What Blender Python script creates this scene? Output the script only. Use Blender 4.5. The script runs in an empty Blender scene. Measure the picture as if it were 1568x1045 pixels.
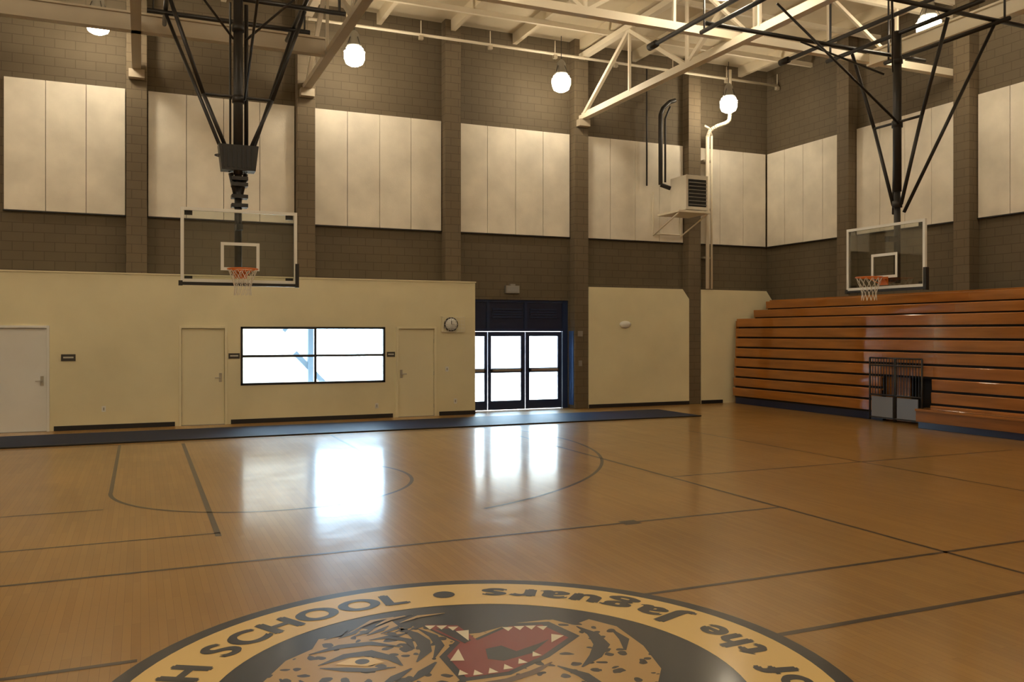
import bpy, math, random
from mathutils import Vector, Matrix
random.seed(4)
S=bpy.context.scene
try:
    S.view_settings.view_transform='Standard'
    S.view_settings.look='None'
except Exception as e: print(e)

# ---------------------------------------------------------------- materials
def mk(name,col,rough=0.6,metal=0.0,var=0.0,vscale=3.0,bump=0.0,bscale=40.0,coat=0.0,coatr=0.1,emis=None,estr=0,stretch=None,spec=0.5):
    m=bpy.data.materials.new(name); m.use_nodes=True
    nt=m.node_tree; b=nt.nodes['Principled BSDF']
    b.inputs['Base Color'].default_value=(*col,1); b.inputs['Roughness'].default_value=rough
    b.inputs['Metallic'].default_value=metal
    b.inputs['Coat Weight'].default_value=coat; b.inputs['Coat Roughness'].default_value=coatr
    b.inputs['Specular IOR Level'].default_value=spec
    tc=nt.nodes.new('ShaderNodeTexCoord')
    mp=nt.nodes.new('ShaderNodeMapping'); nt.links.new(tc.outputs['Object'],mp.inputs['Vector'])
    if stretch: mp.inputs['Scale'].default_value=stretch
    if var>0:
        n=nt.nodes.new('ShaderNodeTexNoise'); n.inputs['Scale'].default_value=vscale; n.inputs['Detail'].default_value=6
        nt.links.new(mp.outputs['Vector'],n.inputs['Vector'])
        r=nt.nodes.new('ShaderNodeValToRGB'); nt.links.new(n.outputs['Fac'],r.inputs['Fac'])
        r.color_ramp.elements[0].position=0.3; r.color_ramp.elements[1].position=0.7
        r.color_ramp.elements[0].color=(*[c*(1-var) for c in col],1)
        r.color_ramp.elements[1].color=(*[min(1,c*(1+var*0.5)) for c in col],1)
        nt.links.new(r.outputs['Color'],b.inputs['Base Color'])
    if bump>0:
        n2=nt.nodes.new('ShaderNodeTexNoise'); n2.inputs['Scale'].default_value=bscale
        nt.links.new(mp.outputs['Vector'],n2.inputs['Vector'])
        bp=nt.nodes.new('ShaderNodeBump'); bp.inputs['Strength'].default_value=bump; bp.inputs['Distance'].default_value=0.01
        nt.links.new(n2.outputs['Fac'],bp.inputs['Height']); nt.links.new(bp.outputs['Normal'],b.inputs['Normal'])
    if emis:
        b.inputs['Emission Color'].default_value=(*emis,1); b.inputs['Emission Strength'].default_value=estr
    return m

def block_wall(name,col,dark=0.62):
    """painted concrete block"""
    m=mk(name,col,0.75)
    nt=m.node_tree; b=nt.nodes['Principled BSDF']
    tc=nt.nodes.new('ShaderNodeTexCoord'); sep=nt.nodes.new('ShaderNodeSeparateXYZ'); nt.links.new(tc.outputs['Object'],sep.inputs[0])
    ad=nt.nodes.new('ShaderNodeMath'); ad.operation='ADD'; nt.links.new(sep.outputs['X'],ad.inputs[0]); nt.links.new(sep.outputs['Y'],ad.inputs[1])
    cb=nt.nodes.new('ShaderNodeCombineXYZ'); nt.links.new(ad.outputs[0],cb.inputs['X']); nt.links.new(sep.outputs['Z'],cb.inputs['Y'])
    br=nt.nodes.new('ShaderNodeTexBrick'); nt.links.new(cb.outputs[0],br.inputs['Vector'])
    br.inputs['Scale'].default_value=1; br.inputs['Brick Width'].default_value=0.4; br.inputs['Row Height'].default_value=0.2
    br.inputs['Mortar Size'].default_value=0.010; br.inputs['Mortar Smooth'].default_value=0.5
    br.inputs['Color1'].default_value=(*col,1); br.inputs['Color2'].default_value=(*[c*0.93 for c in col],1)
    br.inputs['Mortar'].default_value=(*[c*dark for c in col],1)
    n=nt.nodes.new('ShaderNodeTexNoise'); n.inputs['Scale'].default_value=0.9; n.inputs['Detail'].default_value=5
    nt.links.new(tc.outputs['Object'],n.inputs['Vector'])
    mx=nt.nodes.new('ShaderNodeMix'); mx.data_type='RGBA'; mx.blend_type='MULTIPLY'; mx.inputs['Factor'].default_value=0.35
    nt.links.new(br.outputs['Color'],mx.inputs[6]); nt.links.new(n.outputs['Fac'],mx.inputs[7])
    nt.links.new(mx.outputs[2],b.inputs['Base Color'])
    return m

def floor_mat():
    m=mk('maple_floor',(0.4,0.2,0.07),0.40,coat=0.6,coatr=0.13,spec=0.35)
    nt=m.node_tree; b=nt.nodes['Principled BSDF']
    tc=nt.nodes.new('ShaderNodeTexCoord'); mp=nt.nodes.new('ShaderNodeMapping'); nt.links.new(tc.outputs['Object'],mp.inputs['Vector'])
    mp.inputs['Rotation'].default_value=(0,0,math.pi/2)
    br=nt.nodes.new('ShaderNodeTexBrick'); nt.links.new(mp.outputs[0],br.inputs['Vector'])
    br.inputs['Scale'].default_value=1; br.inputs['Brick Width'].default_value=1.1; br.inputs['Row Height'].default_value=0.057
    br.inputs['Mortar Size'].default_value=0.001; br.inputs['Bias'].default_value=0.0
    br.inputs['Color1'].default_value=(0.45,0.252,0.066,1); br.inputs['Color2'].default_value=(0.39,0.210,0.052,1); br.inputs['Mortar'].default_value=(0.22,0.11,0.028,1)
    n=nt.nodes.new('ShaderNodeTexNoise'); n.inputs['Scale'].default_value=0.5; n.inputs['Detail'].default_value=6
    nt.links.new(tc.outputs['Object'],n.inputs['Vector'])
    mx=nt.nodes.new('ShaderNodeMix'); mx.data_type='RGBA'; mx.blend_type='MULTIPLY'; mx.inputs['Factor'].default_value=0.4
    nt.links.new(br.outputs['Color'],mx.inputs[6]); nt.links.new(n.outputs['Fac'],mx.inputs[7])
    nt.links.new(mx.outputs[2],b.inputs['Base Color'])
    n3=nt.nodes.new('ShaderNodeTexNoise'); n3.inputs['Scale'].default_value=1.6; n3.inputs['Detail'].default_value=7; n3.inputs['Roughness'].default_value=0.65
    nt.links.new(tc.outputs['Object'],n3.inputs['Vector'])
    mr=nt.nodes.new('ShaderNodeMapRange'); mr.inputs['From Min'].default_value=0.3; mr.inputs['From Max'].default_value=0.7; mr.inputs['To Min'].default_value=0.10; mr.inputs['To Max'].default_value=0.21
    nt.links.new(n3.outputs['Fac'],mr.inputs['Value']); nt.links.new(mr.outputs[0],b.inputs['Coat Roughness'])
    n2=nt.nodes.new('ShaderNodeTexNoise'); n2.inputs['Scale'].default_value=5
    nt.links.new(tc.outputs['Object'],n2.inputs['Vector'])
    bp=nt.nodes.new('ShaderNodeBump'); bp.inputs['Strength'].default_value=0.09; bp.inputs['Distance'].default_value=0.01
    nt.links.new(n2.outputs['Fac'],bp.inputs['Height']); nt.links.new(bp.outputs['Normal'],b.inputs['Normal']); nt.links.new(bp.outputs['Normal'],b.inputs['Coat Normal'])
    return m

def wood_mat(name,col,coatr=0.07):
    m=mk(name,col,0.5,var=0.25,vscale=1.6,coat=0.9,coatr=coatr,stretch=(1,0.5,5),spec=0.2)
    m.node_tree.nodes['Principled BSDF'].inputs['Coat IOR'].default_value=1.65
    return m

def fur_mat():
    m=mk('jaguar_fur_paint',(0.5,0.27,0.07),0.4,coat=0.5,coatr=0.14)
    nt=m.node_tree; b=nt.nodes['Principled BSDF']
    tc=nt.nodes.new('ShaderNodeTexCoord')
    n=nt.nodes.new('ShaderNodeTexNoise'); n.inputs['Scale'].default_value=6; n.inputs['Detail'].default_value=2; nt.links.new(tc.outputs['Object'],n.inputs['Vector'])
    va=nt.nodes.new('ShaderNodeVectorMath'); va.operation='MULTIPLY_ADD'; va.inputs[1].default_value=(.14,.14,0)
    nt.links.new(n.outputs['Color'],va.inputs[0]); nt.links.new(tc.outputs['Object'],va.inputs[2])
    v=nt.nodes.new('ShaderNodeTexVoronoi'); v.inputs['Scale'].default_value=9; nt.links.new(va.outputs[0],v.inputs['Vector'])
    r=nt.nodes.new('ShaderNodeValToRGB'); nt.links.new(v.outputs['Distance'],r.inputs['Fac'])
    r.color_ramp.interpolation='CONSTANT'
    e=r.color_ramp.elements; e[0].position=0; e[0].color=(0.015,0.012,0.01,1); e[1].position=0.30; e[1].color=(0.46,0.29,0.10,1)
    nt.links.new(r.outputs['Color'],b.inputs['Base Color'])
    return m

def glass_mat(name,tint=(0.9,0.95,0.95)):
    m=bpy.data.materials.new(name); m.use_nodes=True; nt=m.node_tree
    for n in list(nt.nodes): nt.nodes.remove(n)
    o=nt.nodes.new('ShaderNodeOutputMaterial'); t=nt.nodes.new('ShaderNodeBsdfTransparent'); g=nt.nodes.new('ShaderNodeBsdfGlossy')
    t.inputs[0].default_value=(*tint,1); g.inputs['Roughness'].default_value=0.03
    mx=nt.nodes.new('ShaderNodeMixShader'); lw=nt.nodes.new('ShaderNodeFresnel'); lw.inputs[0].default_value=1.4
    nt.links.new(lw.outputs[0],mx.inputs[0]); nt.links.new(t.outputs[0],mx.inputs[1]); nt.links.new(g.outputs[0],mx.inputs[2]); nt.links.new(mx.outputs[0],o.inputs[0])
    return m

M=dict(
 brown=block_wall('brown_block_paint',(0.158,0.124,0.078)),
 brown2=block_wall('brown_pilaster_paint',(0.190,0.147,0.092)),
 cream=mk('cream_wall_paint',(0.80,0.735,0.50),0.5,var=0.10,vscale=0.8,bump=0.1),
 creamdoor=mk('cream_door_paint',(0.81,0.75,0.53),0.38,var=0.05,vscale=1),
 whitedoor=mk('white_door_paint',(0.86,0.87,0.86),0.25,var=0.06,vscale=1,coat=.4,coatr=.2),
 panel=mk('acoustic_panel_white',(0.82,0.77,0.67),0.85,var=0.16,vscale=1.3,bump=0.2),
 black=mk('black_rubber',(0.012,0.012,0.014),0.5),
 mat=mk('navy_floor_mat',(0.007,0.018,0.055),0.5,bump=0.3,bscale=15,spec=0.10),
 steel=mk('black_steel',(0.014,0.012,0.011),0.45),
 white=mk('white_enamel',(0.8,0.8,0.76),0.4),
 grey=mk('grey_metal',(0.35,0.34,0.31),0.45,0.5),
 pale=mk('pale_grey_paint',(0.18,0.18,0.19),0.5),
 chrome=mk('brushed_metal',(0.5,0.49,0.46),0.3,0.9),
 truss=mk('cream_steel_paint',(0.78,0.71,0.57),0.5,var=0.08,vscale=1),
 trussd=mk('taupe_and_shaded_steel_paint',(0.42,0.36,0.27),0.55,var=0.1,vscale=1),  # taupe beams and fittings; also paints in shade of unlit truss undersides
 deck=mk('ceiling_deck_paint',(0.66,0.58,0.43),0.8,var=0.12,vscale=0.7),
 orange=mk('orange_rim_paint',(0.65,0.16,0.02),0.4),
 net=mk('net_cord',(0.7,0.66,0.58),0.8),
 bleach=wood_mat('bleacher_wood',(0.36,0.132,0.018)),
 bleach2=wood_mat('bleacher_riser_wood',(0.28,0.100,0.015)),
 gap=mk('gap_shade_black',(0.01,0.008,0.006),0.8),  # near-black that paints in shade of bleacher slots and recess
 navy=mk('navy_paint',(0.012,0.02,0.06),0.35),
 dblue=mk('blue_frame_paint',(0.016,0.032,0.095),0.3),
 jamb_lit=mk('jamb_daylight_blue',(0.04,0.10,0.30),0.3),  # brighter blue, paints in daylight caught beside the glass doors
 line=mk('court_line_paint',(0.045,0.03,0.018),0.4,coat=0.5,coatr=0.14),
 lblack=mk('logo_black_paint',(0.010,0.012,0.018),0.4,coat=0.5,coatr=0.13),
 lcream=mk('logo_yellow_paint',(0.76,0.54,0.20),0.4,coat=0.5,coatr=0.14),
 lred=mk('logo_red_paint',(0.22,0.018,0.014),0.4,coat=0.5,coatr=0.14),
 lwhite=mk('logo_white_paint',(0.75,0.68,0.52),0.4,coat=0.5,coatr=0.14),
 lbrown=mk('logo_brown_paint',(0.10,0.05,0.02),0.4,coat=0.5,coatr=0.14),  # brown of the logo artwork
 fur=fur_mat(),
 floor=floor_mat(),
 glass=glass_mat('window_glass'), bglass=glass_mat('backboard_glass',(0.93,0.95,0.93)),
 sign=mk('dark_sign',(0.05,0.045,0.04),0.4), signt=mk('sign_text',(0.6,0.58,0.5),0.5),
 signg=mk('exit_sign_grey',(0.30,0.30,0.30),0.5),
 lamp=mk('lamp_refractor',(0.9,0.85,0.7),0.3,emis=(1.0,0.84,0.61),estr=57),
 concrete=mk('outdoor_concrete',(0.66,0.60,0.52),0.8,var=0.1),
 stucco=mk('outdoor_blue_paint',(0.06,0.10,0.16),0.8),
 stucco2=mk('sky_block_stucco',(0.36,0.31,0.26),0.8),
 stucco3=mk('sky_block_light_stucco',(0.6,0.55,0.5),0.8),
)
# ---------------------------------------------------------------- mesh builder
class MB:
    def __init__(s): s.v=[];s.f=[];s.m=[];s.sm=[];s.mats=[];s.T=Matrix.Identity(4)
    def mi(s,k):
        if k not in s.mats: s.mats.append(k)
        return s.mats.index(k)
    def add(s,vs,fs,k,smooth=False):
        o=len(s.v); i=s.mi(k)
        s.v+= [tuple(s.T@Vector(p)) for p in vs]
        for f in fs: s.f.append([a+o for a in f]); s.m.append(i); s.sm.append(smooth)
    def box(s,x0,x1,y0,y1,z0,z1,k):
        s.add([(x0,y0,z0),(x1,y0,z0),(x1,y1,z0),(x0,y1,z0),(x0,y0,z1),(x1,y0,z1),(x1,y1,z1),(x0,y1,z1)],
              [(0,3,2,1),(4,5,6,7),(0,1,5,4),(1,2,6,5),(2,3,7,6),(3,0,4,7)],k)
    def bar(s,p0,p1,w,h,k,up=(0,0,1)):
        p0=Vector(p0);p1=Vector(p1);d=(p1-p0).normalized();u=Vector(up)
        if abs(d.dot(u))>0.98: u=Vector((0,1,0))
        a=d.cross(u).normalized();b=a.cross(d).normalized()
        vs=[]
        for p in(p0,p1):
            for i,j in((-1,-1),(1,-1),(1,1),(-1,1)): vs.append(p+a*w/2*i+b*h/2*j)
        s.add(vs,[(0,3,2,1),(4,5,6,7),(0,1,5,4),(1,2,6,5),(2,3,7,6),(3,0,4,7)],k)
    def prism(s,prof,y0,y1,k):
        """(x,z) profile extruded along y"""
        n=len(prof); vs=[(x,y0,z) for x,z in prof]+[(x,y1,z) for x,z in prof]
        fs=[tuple(range(n)),tuple(range(2*n-1,n-1,-1))]+[((i+1)%n,i,i+n,(i+1)%n+n) for i in range(n)]
        s.add(vs,fs,k)
    def tube(s,p0,p1,r,k,n=10,r2=None):
        p0=Vector(p0);p1=Vector(p1);d=(p1-p0).normalized();u=Vector((0,0,1))
        if abs(d.dot(u))>0.98: u=Vector((1,0,0))
        a=d.cross(u).normalized();b=a.cross(d).normalized(); r2=r if r2 is None else r2
        vs=[];fs=[]
        for p,rr in((p0,r),(p1,r2)):
            for i in range(n):
                t=2*math.pi*i/n; vs.append(p+a*math.cos(t)*rr+b*math.sin(t)*rr)
        for i in range(n):
            j=(i+1)%n; fs.append((i,j,n+j,n+i))
        fs.append(tuple(range(n-1,-1,-1)));fs.append(tuple(range(n,2*n)))
        s.add(vs,fs,k,n>6)
    def path(s,pts,r,k,n=8):
        for a,b in zip(pts[:-1],pts[1:]): s.tube(a,b,r,k,n)
    def curve(s,pts,r,k,n=10,seg=6):
        P=[Vector(p) for p in pts]; P=[P[0]*2-P[1]]+P+[P[-1]*2-P[-2]]; out=[]
        for i in range(1,len(P)-2):
            for j in range(seg):
                t=j/seg; p0,p1,p2,p3=P[i-1:i+3]
                out.append(.5*((2*p1)+(p2-p0)*t+(2*p0-5*p1+4*p2-p3)*t*t+(3*p1-p0-3*p2+p3)*t**3))
        out.append(P[-2]); s.path(out,r,k,n)
    def lathe(s,prof,c,k,n=20):
        vs=[];fs=[]
        for r,z in prof:
            for i in range(n):
                t=2*math.pi*i/n; vs.append((c[0]+r*math.cos(t),c[1]+r*math.sin(t),c[2]+z))
        for j in range(len(prof)-1):
            for i in range(n):
                i2=(i+1)%n; fs.append((j*n+i,j*n+i2,(j+1)*n+i2,(j+1)*n+i))
        fs.append(tuple(range(n-1,-1,-1))); fs.append(tuple(range((len(prof)-1)*n,len(prof)*n)))
        s.add(vs,fs,k,True)
    def torus(s,c,R,r,k,n=28,m=8):
        vs=[];fs=[]
        for i in range(n):
            t=2*math.pi*i/n
            for j in range(m):
                q=2*math.pi*j/m; vs.append((c[0]+(R+r*math.cos(q))*math.cos(t),c[1]+(R+r*math.cos(q))*math.sin(t),c[2]+r*math.sin(q)))
        for i in range(n):
            for j in range(m):
                a=i*m+j;b=i*m+(j+1)%m;c2=((i+1)%n)*m+(j+1)%m;d=((i+1)%n)*m+j
                fs.append((a,d,c2,b))
        s.add(vs,fs,k,True)
    def poly(s,pts,z,k):
        ar=sum(pts[i][0]*pts[(i+1)%len(pts)][1]-pts[(i+1)%len(pts)][0]*pts[i][1] for i in range(len(pts)))
        if ar<0: pts=list(reversed(pts))
        s.add([(p[0],p[1],z) for p in pts],[tuple(range(len(pts)))],k)
    def ring(s,c,r0,r1,z,k,a0=0,a1=2*math.pi,n=96):
        vs=[];fs=[]
        for i in range(n+1):
            t=a0+(a1-a0)*i/n
            vs+=[(c[0]+r0*math.cos(t),c[1]+r0*math.sin(t),z),(c[0]+r1*math.cos(t),c[1]+r1*math.sin(t),z)]
        for i in range(n): fs.append((2*i,2*i+1,2*i+3,2*i+2))
        s.add(vs,fs,k)
    def build(s,name,bevel=0,loc=None):
        me=bpy.data.meshes.new(name); me.from_pydata(s.v,[],s.f)
        for k in s.mats: me.materials.append(M[k])
        for p,i,q in zip(me.polygons,s.m,s.sm): p.material_index=i; p.use_smooth=q
        me.update()
        ob=bpy.data.objects.new(name,me); bpy.context.collection.objects.link(ob)
        if bevel:
            b=ob.modifiers.new('bevel','BEVEL'); b.width=bevel; b.segments=2; b.limit_method='ANGLE'
        return ob
def grid_wall(mb,xs,zs,holes,y0,y1,k):
    X=sorted(set(list(xs)+[h[0] for h in holes]+[h[1] for h in holes]))
    Z=sorted(set(list(zs)+[h[2] for h in holes]+[h[3] for h in holes]))
    for i in range(len(X)-1):
        run=None
        for j in range(len(Z)-1):
            cx=(X[i]+X[i+1])/2;cz=(Z[j]+Z[j+1])/2
            hole=any(h[0]<cx<h[1] and h[2]<cz<h[3] for h in holes)
            if not hole:
                run=(run[0],Z[j+1]) if run else (Z[j],Z[j+1])
            if hole or j==len(Z)-2:
                if run: mb.box(X[i],X[i+1],y0,y1,run[0],run[1],k)
                run=None

# ---------------------------------------------------------------- room
YW=20.9; XW=17.5; XL=-13.9; YR=-11.7; H=10.0
WX0,WX1,WZ0,WZ1=2.07,5.41,0.86,2.19
DX0,DX1,DZ=7.73,10.72,2.93
b=MB(); b.box(XL-.3,XW+.3,YR-.3,21.2,-0.2,0,'floor'); b.build('floor')
b=MB(); b.box(XL-.3,XW+.3,YR-.3,21.2,H,H+.2,'deck'); b.build('ceiling')
b=MB(); grid_wall(b,(XL-.3,XW+.3),(0,H),[(1.7,6.1,.4,2.7),(DX0,DX1,0,DZ)],YW,21.2,'brown'); b.build('wall_back')
b=MB(); b.box(XW,XW+.3,YR,YW,0,H,'brown'); b.build('wall_right')
b=MB(); b.box(XL-.3,XL,YR,YW,0,3.3,'cream'); b.box(XL-.3,XL,YR,YW,3.3,4.66,'brown'); b.box(XL-.3,XL,YR,YW,4.66,7.46,'panel'); b.box(XL-.3,XL,YR,YW,7.46,H,'brown'); b.build('wall_left')
b=MB(); b.box(XL-.3,XW+.3,YR-.3,YR,0,3.3,'cream'); b.box(XL-.3,XW+.3,YR-.3,YR,3.3,4.66,'brown'); b.box(XL-.3,XW+.3,YR-.3,YR,4.66,7.46,'panel'); b.box(XL-.3,XW+.3,YR-.3,YR,7.46,H,'brown'); b.build('wall_front')

# pilasters
PX=[-0.08+3.68*k for k in range(-3,5)]
PY=[17.5-3.6*k for k in range(0,9) if 17.5-3.6*k>YR+.5]
for k,x in enumerate(PX):
    z0=3.34 if x<7.6 else 0
    b=MB(); b.box(x-.21,x+.21,20.58,YW,z0,H,'brown2'); b.build('wall_pilaster',.01)
for y in PY:
    b=MB(); b.box(XW-.32,XW,y-.21,y+.21,0,H,'brown2'); b.build('wall_pilaster',.01)
# acoustic panels
PZ0,PZ1=4.66,7.46
def panels_x(x0,x1,n):
    b=MB(); w=(x1-x0)/n
    for i in range(n): b.box(x0+i*w+.006,x0+(i+1)*w-.006,YW-.07,YW-.005,PZ0,PZ1,'panel')
    b.box(x0-.015,x1+.015,YW-.078,YW,PZ0-.03,PZ0,'steel')
    b.build('acoustic_wall_panel',.004)
ed=[(-9.9,-7.65,3),(-6.3,-4,3),(-2.65,-.31,3)]
for a,c,n in ed: panels_x(a,c,n)
for k in range(3,7): panels_x(PX[k]+.23,PX[k+1]-.23,4)
panels_x(PX[7]+.23,XW-.1,3)
def panels_y(y0,y1,n):
    b=MB(); w=(y1-y0)/n
    for i in range(n): b.box(XW-.07,XW-.005,y0+i*w+.006,y0+(i+1)*w-.006,PZ0,PZ1,'panel')
    b.box(XW-.078,XW,y0-.015,y1+.015,PZ0-.03,PZ0,'steel')
    b.build('acoustic_wall_panel',.004)
panels_y(PY[0]+.23,YW-.09,4)
for k in range(len(PY)-1): panels_y(PY[k+1]+.23,PY[k]-.23,4)

# locker-room front wall (projecting low wall)
LT=3.31; doors=[(-2.78,-1.74,2.2,'whitedoor','r'),(0.77,1.78,2.2,'creamdoor','r'),(5.68,6.7,2.2,'creamdoor','l')]
b=MB()
grid_wall(b,(XL,7.73),(0,LT),[(WX0,WX1,WZ0,WZ1)]+[(d[0],d[1],0,d[2]) for d in doors],20.2,20.4,'cream')
grid_wall(b,(XL,7.73),(0,LT),[(1.9,5.7,.7,2.4)],20.4,20.9,'cream')
b.box(XL,7.75,20.18,20.9,LT,LT+.03,'cream')
b.build('wall_locker_room')
# low cream walls to the right with chamfered ends
def chamf(x0,x1,name):
    b=MB(); yf=20.56
    pts=[(x0,0),(x1,0),(x1,3.02),(x1-.22,3.3),(x0,3.3)]
    vs=[(x,yf,z) for x,z in pts]+[(x,20.9,z) for x,z in pts]; n=5
    fs=[tuple(range(n)),tuple(range(2*n-1,n-1,-1))]+[((i+1)%n,i,i+n,(i+1)%n+n) for i in range(n)]
    b.add(vs,fs,'cream'); b.build(name)
chamf(PX[6]+.21,PX[7]-.21,'wall_low_section'); chamf(PX[7]+.21,17.42,'wall_low_section')
# baseboards
b=MB()
segs=[(XL,-2.86),(-1.66,.69),(1.86,5.6),(6.78,7.73)]
for a,c in segs: b.box(a,c,20.185,20.2,0,.1,'black')
b.build('baseboard_locker_room')
b=MB(); b.box(PX[6]+.21,PX[7]-.21,20.545,20.56,0,.1,'black'); b.box(PX[7]+.21,15.6,20.545,20.56,0,.1,'black'); b.build('baseboard_back')

# interior doors
for i,(x0,x1,zt,mk_,side) in enumerate(doors):
    b=MB(); f=.05
    b.box(x0,x0+f,20.17,20.36,0,zt,mk_); b.box(x1-f,x1,20.17,20.36,0,zt,mk_); b.box(x0+f,x1-f,20.17,20.36,zt-f,zt,mk_)
    b.box(x0+f+.006,x1-f-.006,20.235,20.28,.01,zt-f-.006,mk_)
    b.box(x0+f,x1-f,20.19,20.39,0,.01,'grey')
    xs=x1-f-.09 if side=='r' else x0+f+.09; sg=-1 if side=='r' else 1
    b.box(xs-.03,xs+.03,20.225,20.236,.95,1.15,'chrome')
    b.tube((xs,20.235,1.05),(xs,20.17,1.05),.012,'chrome'); b.tube((xs,20.175,1.05),(xs+sg*.12,20.175,1.05),.011,'chrome')
    hx=x0+f if side=='r' else x1-f
    for z in(.25,1.05,1.85): b.tube((hx,20.228,z-.05),(hx,20.228,z+.05),.009,'chrome')
    b.build('door_%d'%(i+1),.003)
# window
b=MB(); f=.05
b.box(WX0,WX1,20.19,20.3,WZ0,WZ0+f,'steel');b.box(WX0,WX1,20.19,20.3,WZ1-f,WZ1,'steel')
b.box(WX0,WX0+f,20.19,20.3,WZ0,WZ1,'steel');b.box(WX1-f,WX1,20.19,20.3,WZ0,WZ1,'steel')
b.box(3.715,3.77,20.2,20.3,WZ0+f,WZ1-f,'steel'); b.box(WX0+f,WX1-f,20.205,20.295,1.49,1.545,'steel')
b.box(WX0+f,3.715,20.24,20.248,WZ0+f,WZ1-f,'glass');b.box(3.77,WX1-f,20.24,20.248,WZ0+f,WZ1-f,'glass')
b.build('window_1')
# exterior glass doors
YD=20.98
def glass_leaf(b,x0,x1,p0,p1):
    zt=2.08
    b.box(x0,p0,YD,YD+.05,.01,zt,'dblue'); b.box(p1,x1,YD,YD+.05,.01,zt,'dblue')
    b.box(p0,p1,YD,YD+.05,.01,.25,'dblue'); b.box(p0,p1,YD,YD+.05,1.96,zt,'dblue'); b.box(p0,p1,YD,YD+.05,.99,1.11,'dblue')
    b.box(p0,p1,YD+.02,YD+.028,.25,.99,'glass'); b.box(p0,p1,YD+.02,YD+.028,1.11,1.96,'glass')
    b.box(p0-.03,p1+.03,YD-.06,YD-.035,1.03,1.09,'chrome'); 
    for x in(p0,p1): b.box(x-.03,x+.03,YD-.06,YD,1.02,1.10,'steel')
b=MB(); glass_leaf(b,7.80,8.37,7.86,8.29); b.build('door_4')
b=MB(); glass_leaf(b,8.39,9.455,8.48,9.34); b.build('door_5')
b=MB(); glass_leaf(b,9.475,10.56,9.59,10.44); b.build('door_6')
b=MB()
b.box(DX0,7.795,YD-.04,YD+.1,0,DZ,'dblue'); b.box(10.57,DX1,YD-.04,YD+.1,0,DZ,'dblue')
b.box(7.795,10.57,YD-.03,YD+.09,2.09,2.16,'dblue'); b.box(7.795,10.57,YD-.03,YD+.09,2.86,DZ,'dblue')
b.box(7.795,10.57,YD,YD+.05,2.16,2.86,'navy')
for x in(8.38,9.465): b.box(x-.04,x+.04,YD-.035,YD+.06,2.16,2.86,'dblue')
for x0,x1 in((8.5,9.35),(9.6,10.4)):
    for z in(2.45,2.52,2.59,2.66): b.box(x0,x1,YD-.03,YD,z,z+.035,'dblue')
b.box(10.725,10.74,20.62,20.88,0.1,2.1,'jamb_lit')  # added strip, its blue paints daylight onto the pilaster side
b.build('door_frame_transom')

# floor mat runner
b=MB(); b.box(-9,12.6,17.5,19.35,0,.025,'mat'); b.box(-9,12.62,17.46,17.5,0,.03,'black'); b.build('floor_mat_runner',.008)

# ---------------------------------------------------------------- ceiling structure
b=MB()
x=PX[0]-1.84
while x<XW-.3:
    b.box(x-.06,x+.06,YR,YW,9.72,H,'deck'); x+=1.84
b.build('ceiling_joists')
b=MB()
yy=19.0
while yy>YR+.5:
    b.box(XL,XW,yy-.04,yy+.04,9.6,9.72,'truss'); yy-=2.45
b.build('ceiling_purlins')
def trussY(x,col):
    b=MB(); zb=7.9; zt=9.45
    b.box(x-.09,x+.09,YR+.01,20.57,zb-.1,zb+.02,col); b.box(x-.015,x+.015,YR+.01,20.57,zb+.02,zb+.1,col)
    b.box(x-.09,x+.09,YR+.01,20.57,zt,zt+.14,col)
    y=20.5; up=True; st=2.4
    while y-st>YR:
        a,c=(zb,zt) if up else (zt,zb)
        b.bar((x,y,a),(x,y-st,c),.09,.09,col); 
        b.bar((x,y-st,zb),(x,y-st,zt),.06,.06,col)
        y-=st; up=not up
    b.box(x-.16,x+.16,20.38,20.578,7.62,7.8,'trussd')
    b.build('roof_truss')
trussY(PX[3],'trussd'); trussY(PX[4],'trussd'); trussY(PX[6],'truss'); trussY(PX[1],'trussd')  # darker trusses carry the shade of unlit undersides in their colour
def trussX(y,x0,x1,zb,col,name='roof_cross_truss'):
    b=MB(); zt=9.3
    b.box(x0,x1,y-.08,y+.08,zb-.1,zb+.06,col); b.box(x0,x1,y-.06,y+.06,zt,zt+.12,col)
    n=max(1,round((x1-x0)/1.84)); w=(x1-x0)/n
    for i in range(n):
        xa=x0+i*w;a,c=(zb,zt) if i%2==0 else (zt,zb)
        b.bar((xa,y,a),(xa+w,y,c),.07,.07,col,up=(0,1,0)); b.bar((xa,y,zb),(xa,y,zt),.06,.06,col)
    b.build(name)
trussX(14.2,PX[4]+.1,XW-.01,8.08,'truss'); trussX(6.8,XL+.01,XW-.01,8.08,'truss')
b=MB(); b.box(XL+.01,PX[4]-.1,17.8,18.0,7.80,7.84,'trussd'); b.box(XL+.01,PX[4]-.1,17.8,18.0,8.12,8.16,'trussd'); b.box(XL+.01,PX[4]-.1,17.86,17.94,7.84,8.12,'trussd'); b.build('ceiling_beam')
b=MB(); b.box(14.52,14.76,YR+.01,14.1,7.86,7.9,'truss'); b.box(14.52,14.76,YR+.01,14.1,8.14,8.18,'truss'); b.box(14.6,14.68,YR+.01,14.1,7.9,8.14,'truss'); b.build('ceiling_beam')
# sprinkler pipe near back wall
b=MB(); b.tube((PX[4],20.3,9.4),(XW-.1,20.3,9.4),.035,'truss')
x=PX[4]+.9
while x<XW: b.tube((x,20.3,9.4),(x,20.3,9.75),.012,'truss'); b.box(x-.05,x+.05,20.25,20.35,9.28,9.37,'trussd'); x+=1.84
b.build('sprinkler_pipe')
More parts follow.
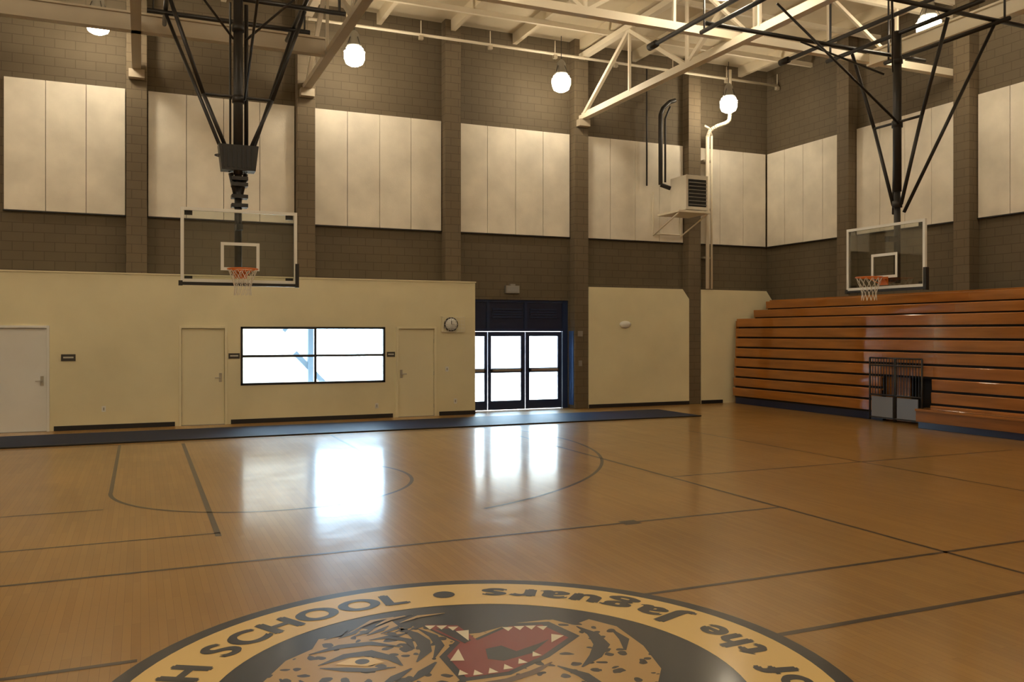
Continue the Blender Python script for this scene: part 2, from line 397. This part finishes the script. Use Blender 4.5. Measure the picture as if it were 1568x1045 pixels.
# vertical drain pipe pair
b=MB()
b.path([(14.99,20.45,3.32),(14.99,20.45,7.72)],.055,'truss',12)
b.curve([(14.99,20.45,7.7),(15.04,20.40,7.87),(15.16,20.28,7.98),(15.35,20.18,8.05),(15.48,20.12,8.14),(15.5,20.1,8.3)],.055,'truss',12,4)
b.path([(15.5,20.1,8.3),(15.5,20.1,9.59)],.055,'truss',12)
b.path([(15.15,20.48,3.32),(15.15,20.48,7.75),(15.05,20.46,7.95),(14.88,20.44,8.0)],.035,'truss',10)
for z in(4.2,5.6,7.0): b.box(14.9,15.2,20.52,20.8,z,z+.05,'trussd')
b.build('drain_pipe')

# ---------------------------------------------------------------- high bay lamps
def lamp(x,y):
    b=MB(); z=8.4
    b.lathe([(.10,-.22),(.19,-.17),(.235,-.06),(.24,.06),(.20,.17),(.15,.2)],(x,y,z),'lamp',14)
    b.lathe([(.15,.2),(.17,.24),(.13,.28),(.11,.5),(.07,.56),(.02,.6)],(x,y,z),'grey',16)
    for i in range(4):
        t=i*math.pi/2+.4; b.tube((x+.25*math.cos(t),y+.25*math.sin(t),z+.1),(x+.12*math.cos(t),y+.12*math.sin(t),z+.42),.008,'steel',6)
    b.torus((x,y,z+.1),.25,.008,'steel',20,6)
    b.tube((x,y,z+.58),(x,y,9.59),.009,'steel',6)
    b.build('high_bay_lamp')
for x in(-11.4,-6.1,-.8,4.5,9.8,15.0):
    for y in(-6.9,-.3,6.3,12.9,19.5): lamp(x,y)

# ---------------------------------------------------------------- basketball hoops
def hoop(x,y,ang,box):
    b=MB(); b.T=Matrix.Translation((x,y,0))@Matrix.Rotation(ang,4,'Z')
    z0,z1=2.87,4.07; w=.915
    b.box(-w+.05,w-.05,-.008,.004,z0+.05,z1-.05,'bglass')
    for xa,xb,za,zb in((-w,w,z1-.05,z1),(-w,w,z0,z0+.05),(-w,-w+.05,z0+.05,z1-.05),(w-.05,w,z0+.05,z1-.05)):
        b.box(xa,xb,-.02,.03,za,zb,'white')
    t0,t1=z0+.2,z0+.66
    for xa,xb,za,zb in((-.305,.305,t1-.05,t1),(-.305,.305,t0,t0+.05),(-.305,-.255,t0+.05,t1-.05),(.255,.305,t0+.05,t1-.05)):
        b.box(xa,xb,-.012,-.008,za,zb,'white')
    for sx in(-1,1):
        b.box(sx*(w-.12)-.06,sx*(w-.12)+.06,.03,.06,z1-.12,z1-.05,'steel')
        b.box(sx*(w-.12)-.06,sx*(w-.12)+.06,.03,.06,z0+.03,z0+.1,'steel')
    b.box(-w-.01,w+.01,-.035,.045,z0-.05,z0-.002,'steel'); 
    for sx in(-1,1): b.box(sx*w-.03,sx*w+.03,-.034,.044,z0-.06,z0+.34 if sx>0 else z0+.02,'steel')
    zr=z0+.2
    b.torus((0,-.38,zr),.229,.013,'orange'); b.box(-.1,.1,-.16,-.02,zr-.02,zr+.012,'orange'); b.box(-.1,.1,-.03,-.012,zr-.13,zr+.02,'orange')
    for sx in(-1,1): b.tube((sx*.09,-.03,zr-.1),(sx*.15,-.22,zr-.01),.009,'orange',6)
    n=12; rings=[(.225,0),(.19,-.1),(.15,-.2),(.125,-.3),(.135,-.42)]
    for i in range(n):
        for sgn in(1,-1):
            pts=[]
            for j,(r,dz) in enumerate(rings):
                t=2*math.pi*(i+sgn*j*.5)/n; pts.append((r*math.cos(t),-.38+r*math.sin(t),zr+dz))
            b.path(pts,.0045,'net',5)
    # mast and supports
    b.box(-.05,.05,.06,.34,3.0,3.1,'steel'); b.box(-.05,.05,.06,.34,3.75,3.85,'steel')
    b.tube((0,.32,2.98),(0,.32,4.75),.06,'steel',12)
    if box:
        for za in(4.15,4.3,4.5,4.6): b.box(-.11,.15,.22,.42,za,za+.06,'steel')
        b.tube((-.12,.32,4.72),(-.04,.32,4.35),.04,'steel'); b.tube((.12,.32,4.72),(.04,.32,4.35),.04,'steel')
        b.add([(-.27,.2,4.76),(.27,.2,4.76),(.27,.48,4.76),(-.27,.48,4.76),(-.32,.2,5.18),(.32,.2,5.18),(.32,.48,5.18),(-.32,.48,5.18)],[(0,3,2,1),(4,5,6,7),(0,1,5,4),(1,2,6,5),(2,3,7,6),(3,0,4,7)],'steel')
        for i in range(7): b.box(-.25+i*.075,-.22+i*.075,.185,.2,4.8,5.14,'black')
        b.torus((-.28,.3,5.0),.09,.012,'steel',16,6)
        lo=5.15; lx=.2; ztop=7.7
    else:
        b.tube((0,.32,4.4),(0,.32,4.52),.09,'steel',12)
        lo=4.45; lx=.09; ztop=7.7
    b.tube((0,.32,4.7),(0,.32,ztop),.078,'steel',12)
    for za in(5.9,7.1): b.tube((0,.32,za),(0,.32,za+.12),.1,'steel',12)
    if box:
        b.tube((.14,.42,5.1),(.14,.42,7.6),.035,'steel',8); b.tube((-.12,.4,5.1),(-.12,.4,7.6),.02,'steel',6)
    mx=.55; mz=6.0
    for sx in(-1,1):
        b.tube((sx*lx,.32,lo),(sx*mx,.32,mz),.034,'steel'); b.tube((sx*mx,.32,mz),(sx*1.1,.32,7.6),.034,'steel')
        b.tube((sx*.12,.36,4.75 if box else 4.3),(sx*1.1,1.5,7.65),.032,'steel')
        b.tube((sx*.1,.1,6.9),(sx*1.1,-1.0,7.68),.02,'steel',6)
        b.tube((sx*1.1,-3.2,7.72),(sx*1.1,2.3,7.72),.04,'steel')
    b.tube((-.55,.32,6.0),(.55,.32,6.0),.024,'steel')
    b.tube((.1,.25,5.95),(.1,-2.6,7.75),.022,'steel',8)
    for yy,e in((-3.1,1.4),(.32,1.8),(1.5,1.4)): b.tube((-e,yy,7.66),(e,yy,7.66),.042,'steel')
    for sx in(-1,1): 
        for yy in(-3.1,1.5): b.tube((sx*1.3,yy,7.66),(sx*1.3,yy,9.59),.02,'steel',6)
        b.tube((sx*1.7,.32,7.66),(sx*1.7,.32,9.59),.025,'steel',6)
    b.build('basketball_hoop')
hoop(1.50,14.7,0,True)
hoop(12.7,11.9,-math.pi/2,False)
b=MB(); b.tube((12.72,14.6,7.9),(12.72,1,7.9),.04,'steel'); b.tube((12.72,14.75,7.9),(12.72,14.5,7.9),.07,'steel'); b.build('hoop_support_pipe')
b=MB(); b.tube((9.4,14.6,7.8),(9.4,1,7.8),.045,'steel'); b.tube((9.4,14.75,7.8),(9.4,14.5,7.8),.075,'steel'); b.build('hoop_support_pipe')

# ---------------------------------------------------------------- bleachers
def bleachers():
    b=MB(); y1=20.35; y0=-7.0
    secs=[(y1,14.95),(13.55,8.4),(8.38,2.8),(2.78,y0)]
    rows=[(15.80+.02*k,.18+.285*k) for k in range(8)]+[(16.55,2.46),(17.0,2.72)]
    def row(xf,z,zt,ya,yb,deep):
        # tall seat-front board, very slightly undercut; near-black strip paints the shadow slot beneath
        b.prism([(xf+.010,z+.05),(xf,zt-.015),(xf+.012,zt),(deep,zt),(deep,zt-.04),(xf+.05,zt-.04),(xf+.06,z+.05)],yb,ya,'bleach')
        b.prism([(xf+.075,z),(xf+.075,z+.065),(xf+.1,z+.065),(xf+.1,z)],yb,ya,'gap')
    for k,(xf,z) in enumerate(rows):
        zt=z+.285 if k<8 else z+.26
        deep=(rows[k+1][0]+.11 if k<7 else 16.75) if k<8 else 17.14
        for (ya,yb) in secs+([(14.95,13.55)] if k>=3 else []):
            row(xf,z,zt,ya,yb,deep)
    b.box(16.2,16.3,13.55,14.95,0,1.04,'gap')  # near-black back and sides paint in the shade of the recess
    b.box(15.92,16.2,13.5,13.55,0,1.04,'gap'); b.box(15.92,16.2,14.95,15.0,0,1.04,'gap')
    b.box(16.0,16.03,14.25,14.95,.02,1.04,'bleach2')
    b.box(17.14,17.17,y0,y1,2.4,3.02,'bleach')
    b.box(15.9,16.7,14.95,y1,0,.18,'navy'); b.box(15.9,16.7,y0,13.55,0,.18,'navy')
    b.prism([(15.9,0.0),(15.93,2.40),(16.6,2.42),(16.6,2.66),(17.1,2.7),(17.1,0)],y1,y1+.03,'bleach2')
    # pulled out first bench near the gate
    b.box(15.28,15.80,y0,13.5,.37,.42,'bleach'); b.box(15.31,15.34,y0,13.5,.14,.37,'bleach2'); b.box(15.36,15.9,y0,13.48,0,.14,'navy')
    b.box(15.34,15.80,13.44,13.47,.14,.37,'bleach2')
    b.build('bleachers',.004)
bleachers()
# rail gate in front of the bleacher recess
b=MB(); xg=15.68; ya,yb=13.66,15.12
for y in(ya,(ya+yb)/2-.02,(ya+yb)/2+.02,yb): b.tube((xg,y,.03),(xg,y,1.47),.022,'steel')
for z in(.1,.62,1.47,1.30): b.tube((xg,ya,z),(xg,yb,z),.02,'steel')
n=18
for i in range(1,n): y=ya+(yb-ya)*i/n; b.tube((xg,y,.62),(xg,y,1.47),.009,'steel',6)
b.box(xg-.012,xg+.012,ya+.1,(ya+yb)/2-.06,.08,.58,'pale'); b.box(xg-.012,xg+.012,(ya+yb)/2+.06,yb-.06,.08,.58,'pale')
b.build('metal_rail_gate')

# ---------------------------------------------------------------- wall details
def signx(x,z,w,h):
    b=MB(); b.box(x-w/2,x+w/2,20.185,20.199,z-h/2,z+h/2,'sign'); b.box(x-w*.36,x+w*.36,20.182,20.186,z-h*.1,z+h*.15,'signt'); b.build('room_sign')
signx(-1.39,1.53,.27,.14); signx(1.93,1.53,.24,.12); signx(5.55,1.53,.2,.12)
# clock in a cage box
b=MB(); cx,cz=7.12,2.26
b.box(cx-.3,cx+.3,20.17,20.199,cz-.2,cz+.2,'cream'); 
b.T=Matrix.Translation((cx-.05,20.17,cz))@Matrix.Rotation(math.pi/2,4,'X')
b.lathe([(.175,0),(.175,.05),(.15,.055)],(0,0,0),'steel',28); b.lathe([(.148,.05),(.148,.058)],(0,0,0),'white',28)
b.box(-.008,.008,0,.1,.06,.064,'steel'); b.box(0,.08,-.006,.006,.06,.064,'steel')
for i in range(12):
    t=i*math.pi/6; b.box(.125*math.cos(t)-.006,.125*math.cos(t)+.006,.125*math.sin(t)-.006,.125*math.sin(t)+.006,.058,.061,'steel')
b.T=Matrix.Identity(4)
for i in range(9): xx=cx-.28+i*.07; b.tube((xx,20.09,cz-.18),(xx,20.09,cz+.18),.003,'white',5)
for z in(cz-.18,cz-.09,cz,cz+.09,cz+.18): b.tube((cx-.28,20.09,z),(cx+.28,20.09,z),.003,'white',5)
for sx in(-1,1):
    for sz in(-1,1): b.tube((cx+sx*.28,20.09,cz+sz*.18),(cx+sx*.28,20.18,cz+sz*.18),.005,'white',5)
b.build('wall_clock')
# exit sign
b=MB(); b.box(8.83,9.22,20.80,20.899,3.1,3.3,'grey'); b.box(8.86,9.19,20.79,20.8,3.13,3.27,'signg'); b.box(8.95,9.1,20.8,20.89,3.3,3.34,'grey'); b.build('exit_sign',.008)
# emergency light
b=MB(); b.T=Matrix.Translation((12.3,20.56,2.28))@Matrix.Rotation(math.pi/2,4,'X')@Matrix.Scale(1.7,4,(1,0,0))
b.lathe([(.1,0),(.1,.05),(.07,.09),(.02,.1)],(0,0,0),'white',20); b.build('emergency_wall_light')
# outlets and switches
for x,z in((-.72,.43),(6.98,1.15),(7.2,.35),(5.2,.3)):
    b=MB(); b.box(x-.04,x+.04,20.188,20.199,z-.06,z+.06,'white'); b.box(x-.012,x+.012,20.183,20.189,z-.03,z+.03,'grey'); b.build('wall_outlet')
b=MB(); b.box(10.86,10.96,20.55,20.578,1.15,1.3,'grey'); b.box(10.84,10.98,20.55,20.578,1.95,2.1,'grey'); b.build('fire_alarm_pull')
# wall mounted heater unit with its bracket and flue duct
b=MB(); x0,x1,y0,y1,z0,z1=13.62,14.3,19.5,20.3,5.42,6.36
b.box(x0,x1,y0+.04,y1,z0,z1,'panel'); b.box(x0-.02,x1+.02,y0+.02,y0+.04,z0,z1,'panel')
b.box(x0+.05,x1-.05,y0,y0+.02,z0+.08,z1-.12,'black')
for i in range(7): b.box(x0+.05,x1-.05,y0-.03,y0+.005,z0+.12+i*.1,z0+.14+i*.1,'grey')
b.box(x0-.3,x1+.05,y0-.05,20.5,z0-.1,z0-.04,'truss')
for x in(x0-.25,x1): b.tube((x,y0,z0-.1),(x,20.8,z0-.6),.022,'truss'); b.tube((x,20.79,z0-.6),(x,20.79,z1-.3),.022,'truss')
b.tube((x0-.25,20.79,z0-.55),(x1,20.79,z0-.55),.022,'truss')
b.path([(13.62,20.3,6.1),(13.36,20.4,6.2),(13.36,20.4,8.15),(13.44,20.4,8.35),(13.66,20.4,8.55),(13.85,20.4,8.62)],.06,'steel',12)
b.path([(13.58,20.5,6.3),(13.58,20.5,8.1),(13.75,20.5,8.45)],.03,'steel',8)
b.path([(13.1,20.7,6.2),(13.1,20.7,9.55)],.025,'steel',8)
b.build('wall_unit_heater',.005)

# ---------------------------------------------------------------- court markings
b=MB(); zl=.0015; lw=.05
def ln(x0,y0,x1,y1,w=lw):
    d=Vector((x1-x0,y1-y0)).normalized()*w/2; n=Vector((-d.y,d.x))
    b.poly([(x0-n.x,y0-n.y),(x1-n.x,y1-n.y),(x1+n.x,y1+n.y),(x0+n.x,y0+n.y)],zl,'line')
CX,CY=1.80,4.59
ln(XL+3,8.0,6.9,8.0); ln(6.9,-2,6.9,16.5)
ln(XL+3,5.85,-.02,5.85); ln(3.6,5.75,14,5.75)
ln(CX+2.18,4.62,14,4.62,.06); ln(XL+3,4.62,CX-2.18,4.62,.06)
ln(XL+3,9.25,.75,9.25,.04); ln(-.35,12.1,-.35,17.2); ln(3.5,13.9,3.5,17.2); ln(.72,9.1,.72,17.0,.06)
b.ring((1.6,12.1),1.93,1.98,zl,'line',math.pi,2*math.pi,48); b.ring((1.6,12.1),1.93,1.98,zl,'line',0,.5,12)
b.ring((1.5,14.9),5.98,6.03,zl,'line',-1.2,.35,48)
ln(-12,17.2,12,17.2,.05); ln(-9,11.0,-.4,11.0,.04); ln(6.9,10.3,14,10.3,.04); ln(10.5,-6,10.5,15,.04)
b.poly([(4.75,8.0-.09),(4.95,8.0-.09),(4.95,8.09),(4.75,8.09)],zl+.0003,'line')
b.build('court_markings')

# ---------------------------------------------------------------- centre logo
th=math.radians(23.4)
TL=Matrix.Translation((CX,CY,0))@Matrix.Rotation(-th,4,'Z')
b=MB(); b.T=TL
b.ring((0,0),0,2.18,.002,'lblack'); b.ring((0,0),1.55,2.07,.003,'lcream')
head=[(-1.30,.0),(-1.24,.42),(-1.12,.62),(-1.12,.8),(-.98,.84),(-.9,1.02),(-.8,.98),(-.68,1.16),(-.6,1.02),(-.48,1.08),(-.3,.86),(-.05,.92),(.2,1.12),(.45,1.2),(.6,1.08),(.72,1.2),(.9,1.05),(1.03,.68),(1.08,.3),(.95,-.2),(.7,-.6),(.2,-.95),(-.4,-1.1),(-1.0,-.75)]
b.poly(head,.004,'fur')
def stroke(pts,w,z=.0052,k='lblack'):
    """tapering brush stroke through pts"""
    P=[Vector(p) for p in pts]; n=len(P); L=[];R=[]
    for i,p in enumerate(P):
        d=(P[min(i+1,n-1)]-P[max(i-1,0)]).normalized(); q=Vector((-d.y,d.x)); ww=w*math.sin(math.pi*(i+.15)/(n-1+.3))
        L.append(p+q*ww); R.append(p-q*ww)
    vs=[(p.x,p.y,z) for p in L]+[(p.x,p.y,z) for p in R]
    b.add(vs,[(i,i+n,i+n+1,i+1) for i in range(n-1)],k)
mouth=[(-.46,1.08),(-.21,1.07),(-.06,.78),(.15,1.05),(.38,1.08),(.55,.83),(.36,.5),(.15,.25),(-.1,.16),(-.24,.5),(-.17,.74)]
b.poly([(p[0]*1.16-.01,(p[1]-.6)*1.14+.6) for p in mouth],.0045,'lblack'); b.poly(mouth,.005,'lred')
b.poly([(.0,.62),(.1,.68),(.2,.58),(.35,.72),(.42,.8),(.3,.55),(.12,.42),(.02,.45)],.0055,'lblack')
b.poly([(-.36,1.0),(-.24,1.0),(-.1,.78),(-.14,.72)],.0055,'lblack')
def tooth(x,y,a,l,w):
    d=Vector((math.cos(a),math.sin(a)));n=Vector((-d.y,d.x))*w
    b.poly([(x-n.x,y-n.y),(x+d.x*l,y+d.y*l),(x+n.x,y+n.y)],.006,'lwhite')
for x,y in((-.40,1.06),(-.32,1.06),(-.24,1.04),(.14,1.03),(.22,1.05),(.30,1.06),(.38,1.05)): tooth(x,y,-1.5,.08,.038)
for x,y in((-.12,.2),(-.03,.2),(.06,.23),(.15,.29),(.24,.38),(.33,.50)): tooth(x,y,1.9,.08,.032)
tooth(-.17,.96,-1.3,.2,.045); tooth(-.17,.42,1.6,.2,.045); tooth(.48,.88,-1.9,.15,.045)
# eye, brow, muzzle folds, cheek stripes, ear
b.poly([(-.92,.36),(-.84,.46),(-.72,.48),(-.62,.40),(-.72,.33)],.0056,'lcream')
b.ring((-.76,.405),.0,.045,.0058,'lblack',n=16)
stroke([(-1.02,.34),(-.88,.5),(-.74,.55),(-.58,.46),(-.5,.34)],.05)
stroke([(-1.0,.3),(-.84,.28),(-.7,.27),(-.54,.32)],.035)
stroke([(-1.12,.52),(-.95,.66),(-.76,.72),(-.55,.66)],.04)
stroke([(-.62,1.02),(-.5,.9),(-.42,.76),(-.38,.58),(-.42,.4)],.05)
stroke([(-.48,1.0),(-.36,.86),(-.3,.68),(-.32,.45)],.035)
stroke([(-.42,.1),(-.36,.24),(-.3,.4)],.04); stroke([(-.6,.0),(-.52,.16),(-.44,.3)],.035)
stroke([(-.78,.78),(-.66,.84),(-.52,.78),(-.46,.62)],.035); stroke([(-.7,.9),(-.6,.86),(-.54,.92)],.03)
for i in range(7): stroke([(-1.08+i*.09,.78+i*.03),(-1.0+i*.09,.88+i*.03),(-.96+i*.09,1.0+i*.02)],.024)
for i in range(6): stroke([(-1.2+i*.12,.14-.02*i),(-1.12+i*.12,.02),(-1.08+i*.12,-.14)],.03)
stroke([(.62,1.05),(.72,.9),(.76,.7),(.7,.5),(.6,.32)],.055); stroke([(.45,.34),(.6,.2),(.7,.0),(.72,-.2)],.045)
stroke([(.86,.98),(.92,.8),(.9,.6)],.035)
stroke([(-.02,.08),(.15,.12),(.3,.24),(.42,.4)],.035,k='lbrown')
for pts in ([(-.9,1.0),(-.82,1.16),(-.68,1.24)],[(-.78,1.06),(-.7,1.2),(-.55,1.3)],[(-.62,1.12),(-.5,1.26),(-.32,1.33)]): stroke(pts,.022,.0056,'fur')
def glyphs(text,r,a_start,dirn,size,flip,wx=1.15,gap=.14):
    """letters placed along the band; each converted to mesh and merged in the logo"""
    a=a_start
    for ch in text:
        if ch==' ': a-=dirn*size*.45/r; continue
        cu=bpy.data.curves.new('t','FONT'); cu.body=ch; cu.size=size
        ob=bpy.data.objects.new('t',cu); bpy.context.collection.objects.link(ob)
        dg=bpy.context.evaluated_depsgraph_get(); me=bpy.data.meshes.new_from_object(ob.evaluated_get(dg))
        xs=[v.co.x for v in me.vertices]; x0,x1=min(xs),max(xs); wd=(x1-x0)*wx
        step=wd+size*gap
        a-=dirn*step/2/r
        rot=a-math.pi/2 if not flip else a+math.pi/2
        rr=r-size*.35 if not flip else r+size*.33
        for q,(dx,dy) in enumerate(((0,0),(.018,0),(-.018,0),(0,.012),(0,-.012))):
            L=Matrix.Translation((rr*math.cos(a),rr*math.sin(a),.0040+.0002*q))@Matrix.Rotation(rot,4,'Z')@Matrix.Diagonal((wx,1,1,1))@Matrix.Translation((dx-(x0+x1)/2,dy,0))
            b.add([tuple(L@v.co) for v in me.vertices],[tuple(p.vertices) for p in me.polygons],'lblack')
        a-=dirn*step/2/r
        bpy.data.objects.remove(ob)
    return a
e=glyphs('LOOHCS',1.81,math.radians(110.5),-1,.35,False,1.10,.17)
glyphs(' HGIH ROINUJ',1.81,e,-1,.35,False,1.05,.14)
e=glyphs('srauga',1.81,math.radians(92.5),1,.36,True,1.38,.18)
e=glyphs('J',1.81,e,1,.36,True,1.3,.16)
glyphs(' eht fo emoH',1.81,e,1,.35,True,1.12,.14)
for ang in(101.5,-78.5): 
    aa=math.radians(ang); b.ring((1.81*math.cos(aa),1.81*math.sin(aa)),0,.085,.0045,'lblack',n=24)
b.build('center_court_logo')

# ---------------------------------------------------------------- exterior
b=MB(); b.box(-40,60,21.2,80,-.25,-.05,'concrete'); b.build('outdoor_ground')
b=MB(); b.box(4.25,4.42,24,24.2,-.05,3.2,'stucco'); b.bar((3.9,24.1,1.5),(4.75,24.1,.6),.1,.14,'stucco'); b.bar((3.6,24.1,2.1),(4.3,24.1,2.9),.1,.1,'stucco'); b.box(2.2,6,24,24.4,3.0,3.3,'stucco'); b.build('outdoor_canopy_post')
b=MB(); b.box(2.6,5.6,31,36,-.05,6,'stucco2'); b.box(2.3,5.9,30.7,36.3,6,6.3,'stucco3'); b.build('added_sky_block_window')  # added mass that dims the sky behind the left window pane
b=MB(); b.box(12,40,38,44,-.05,5,'stucco3'); b.box(11.7,40.3,37.7,44.3,5,5.3,'stucco2'); b.build('added_sky_block_doors')  # added mass that dims the sky behind the glass doors

W=bpy.data.worlds.new('World'); S.world=W; W.use_nodes=True
bg=W.node_tree.nodes['Background']; bg.inputs[0].default_value=(0.58,0.78,1.0,1); bg.inputs[1].default_value=22
def portal(x,y,z,sx,sz):
    l=bpy.data.lights.new('window_portal','AREA'); l.shape='RECTANGLE'; l.size=sx; l.size_y=sz; l.cycles.is_portal=True
    o=bpy.data.objects.new('window_portal',l); o.location=(x,y,z); o.rotation_euler=(-math.pi/2,0,0); bpy.context.collection.objects.link(o)
portal(3.74,20.42,1.52,3.3,1.3); portal(9.2,21.1,1.1,2.9,2.1)
sl=bpy.data.lights.new('sun','SUN'); sl.energy=45; sl.angle=.01; sl.color=(1,.96,.9)
so=bpy.data.objects.new('sun',sl); bpy.context.collection.objects.link(so); so.location=(20,30,30)
so.rotation_euler=Vector((.50,.12,.86)).to_track_quat('Z','Y').to_euler()

# ---------------------------------------------------------------- camera
c=bpy.data.cameras.new('camera'); co=bpy.data.objects.new('camera',c); bpy.context.collection.objects.link(co)
co.location=(0,0,2.05); co.rotation_euler=(math.pi/2,0,-th); c.sensor_width=36; c.lens=36*1314/1568; c.shift_y=-12.5/1568
c.clip_end=200
S.camera=co
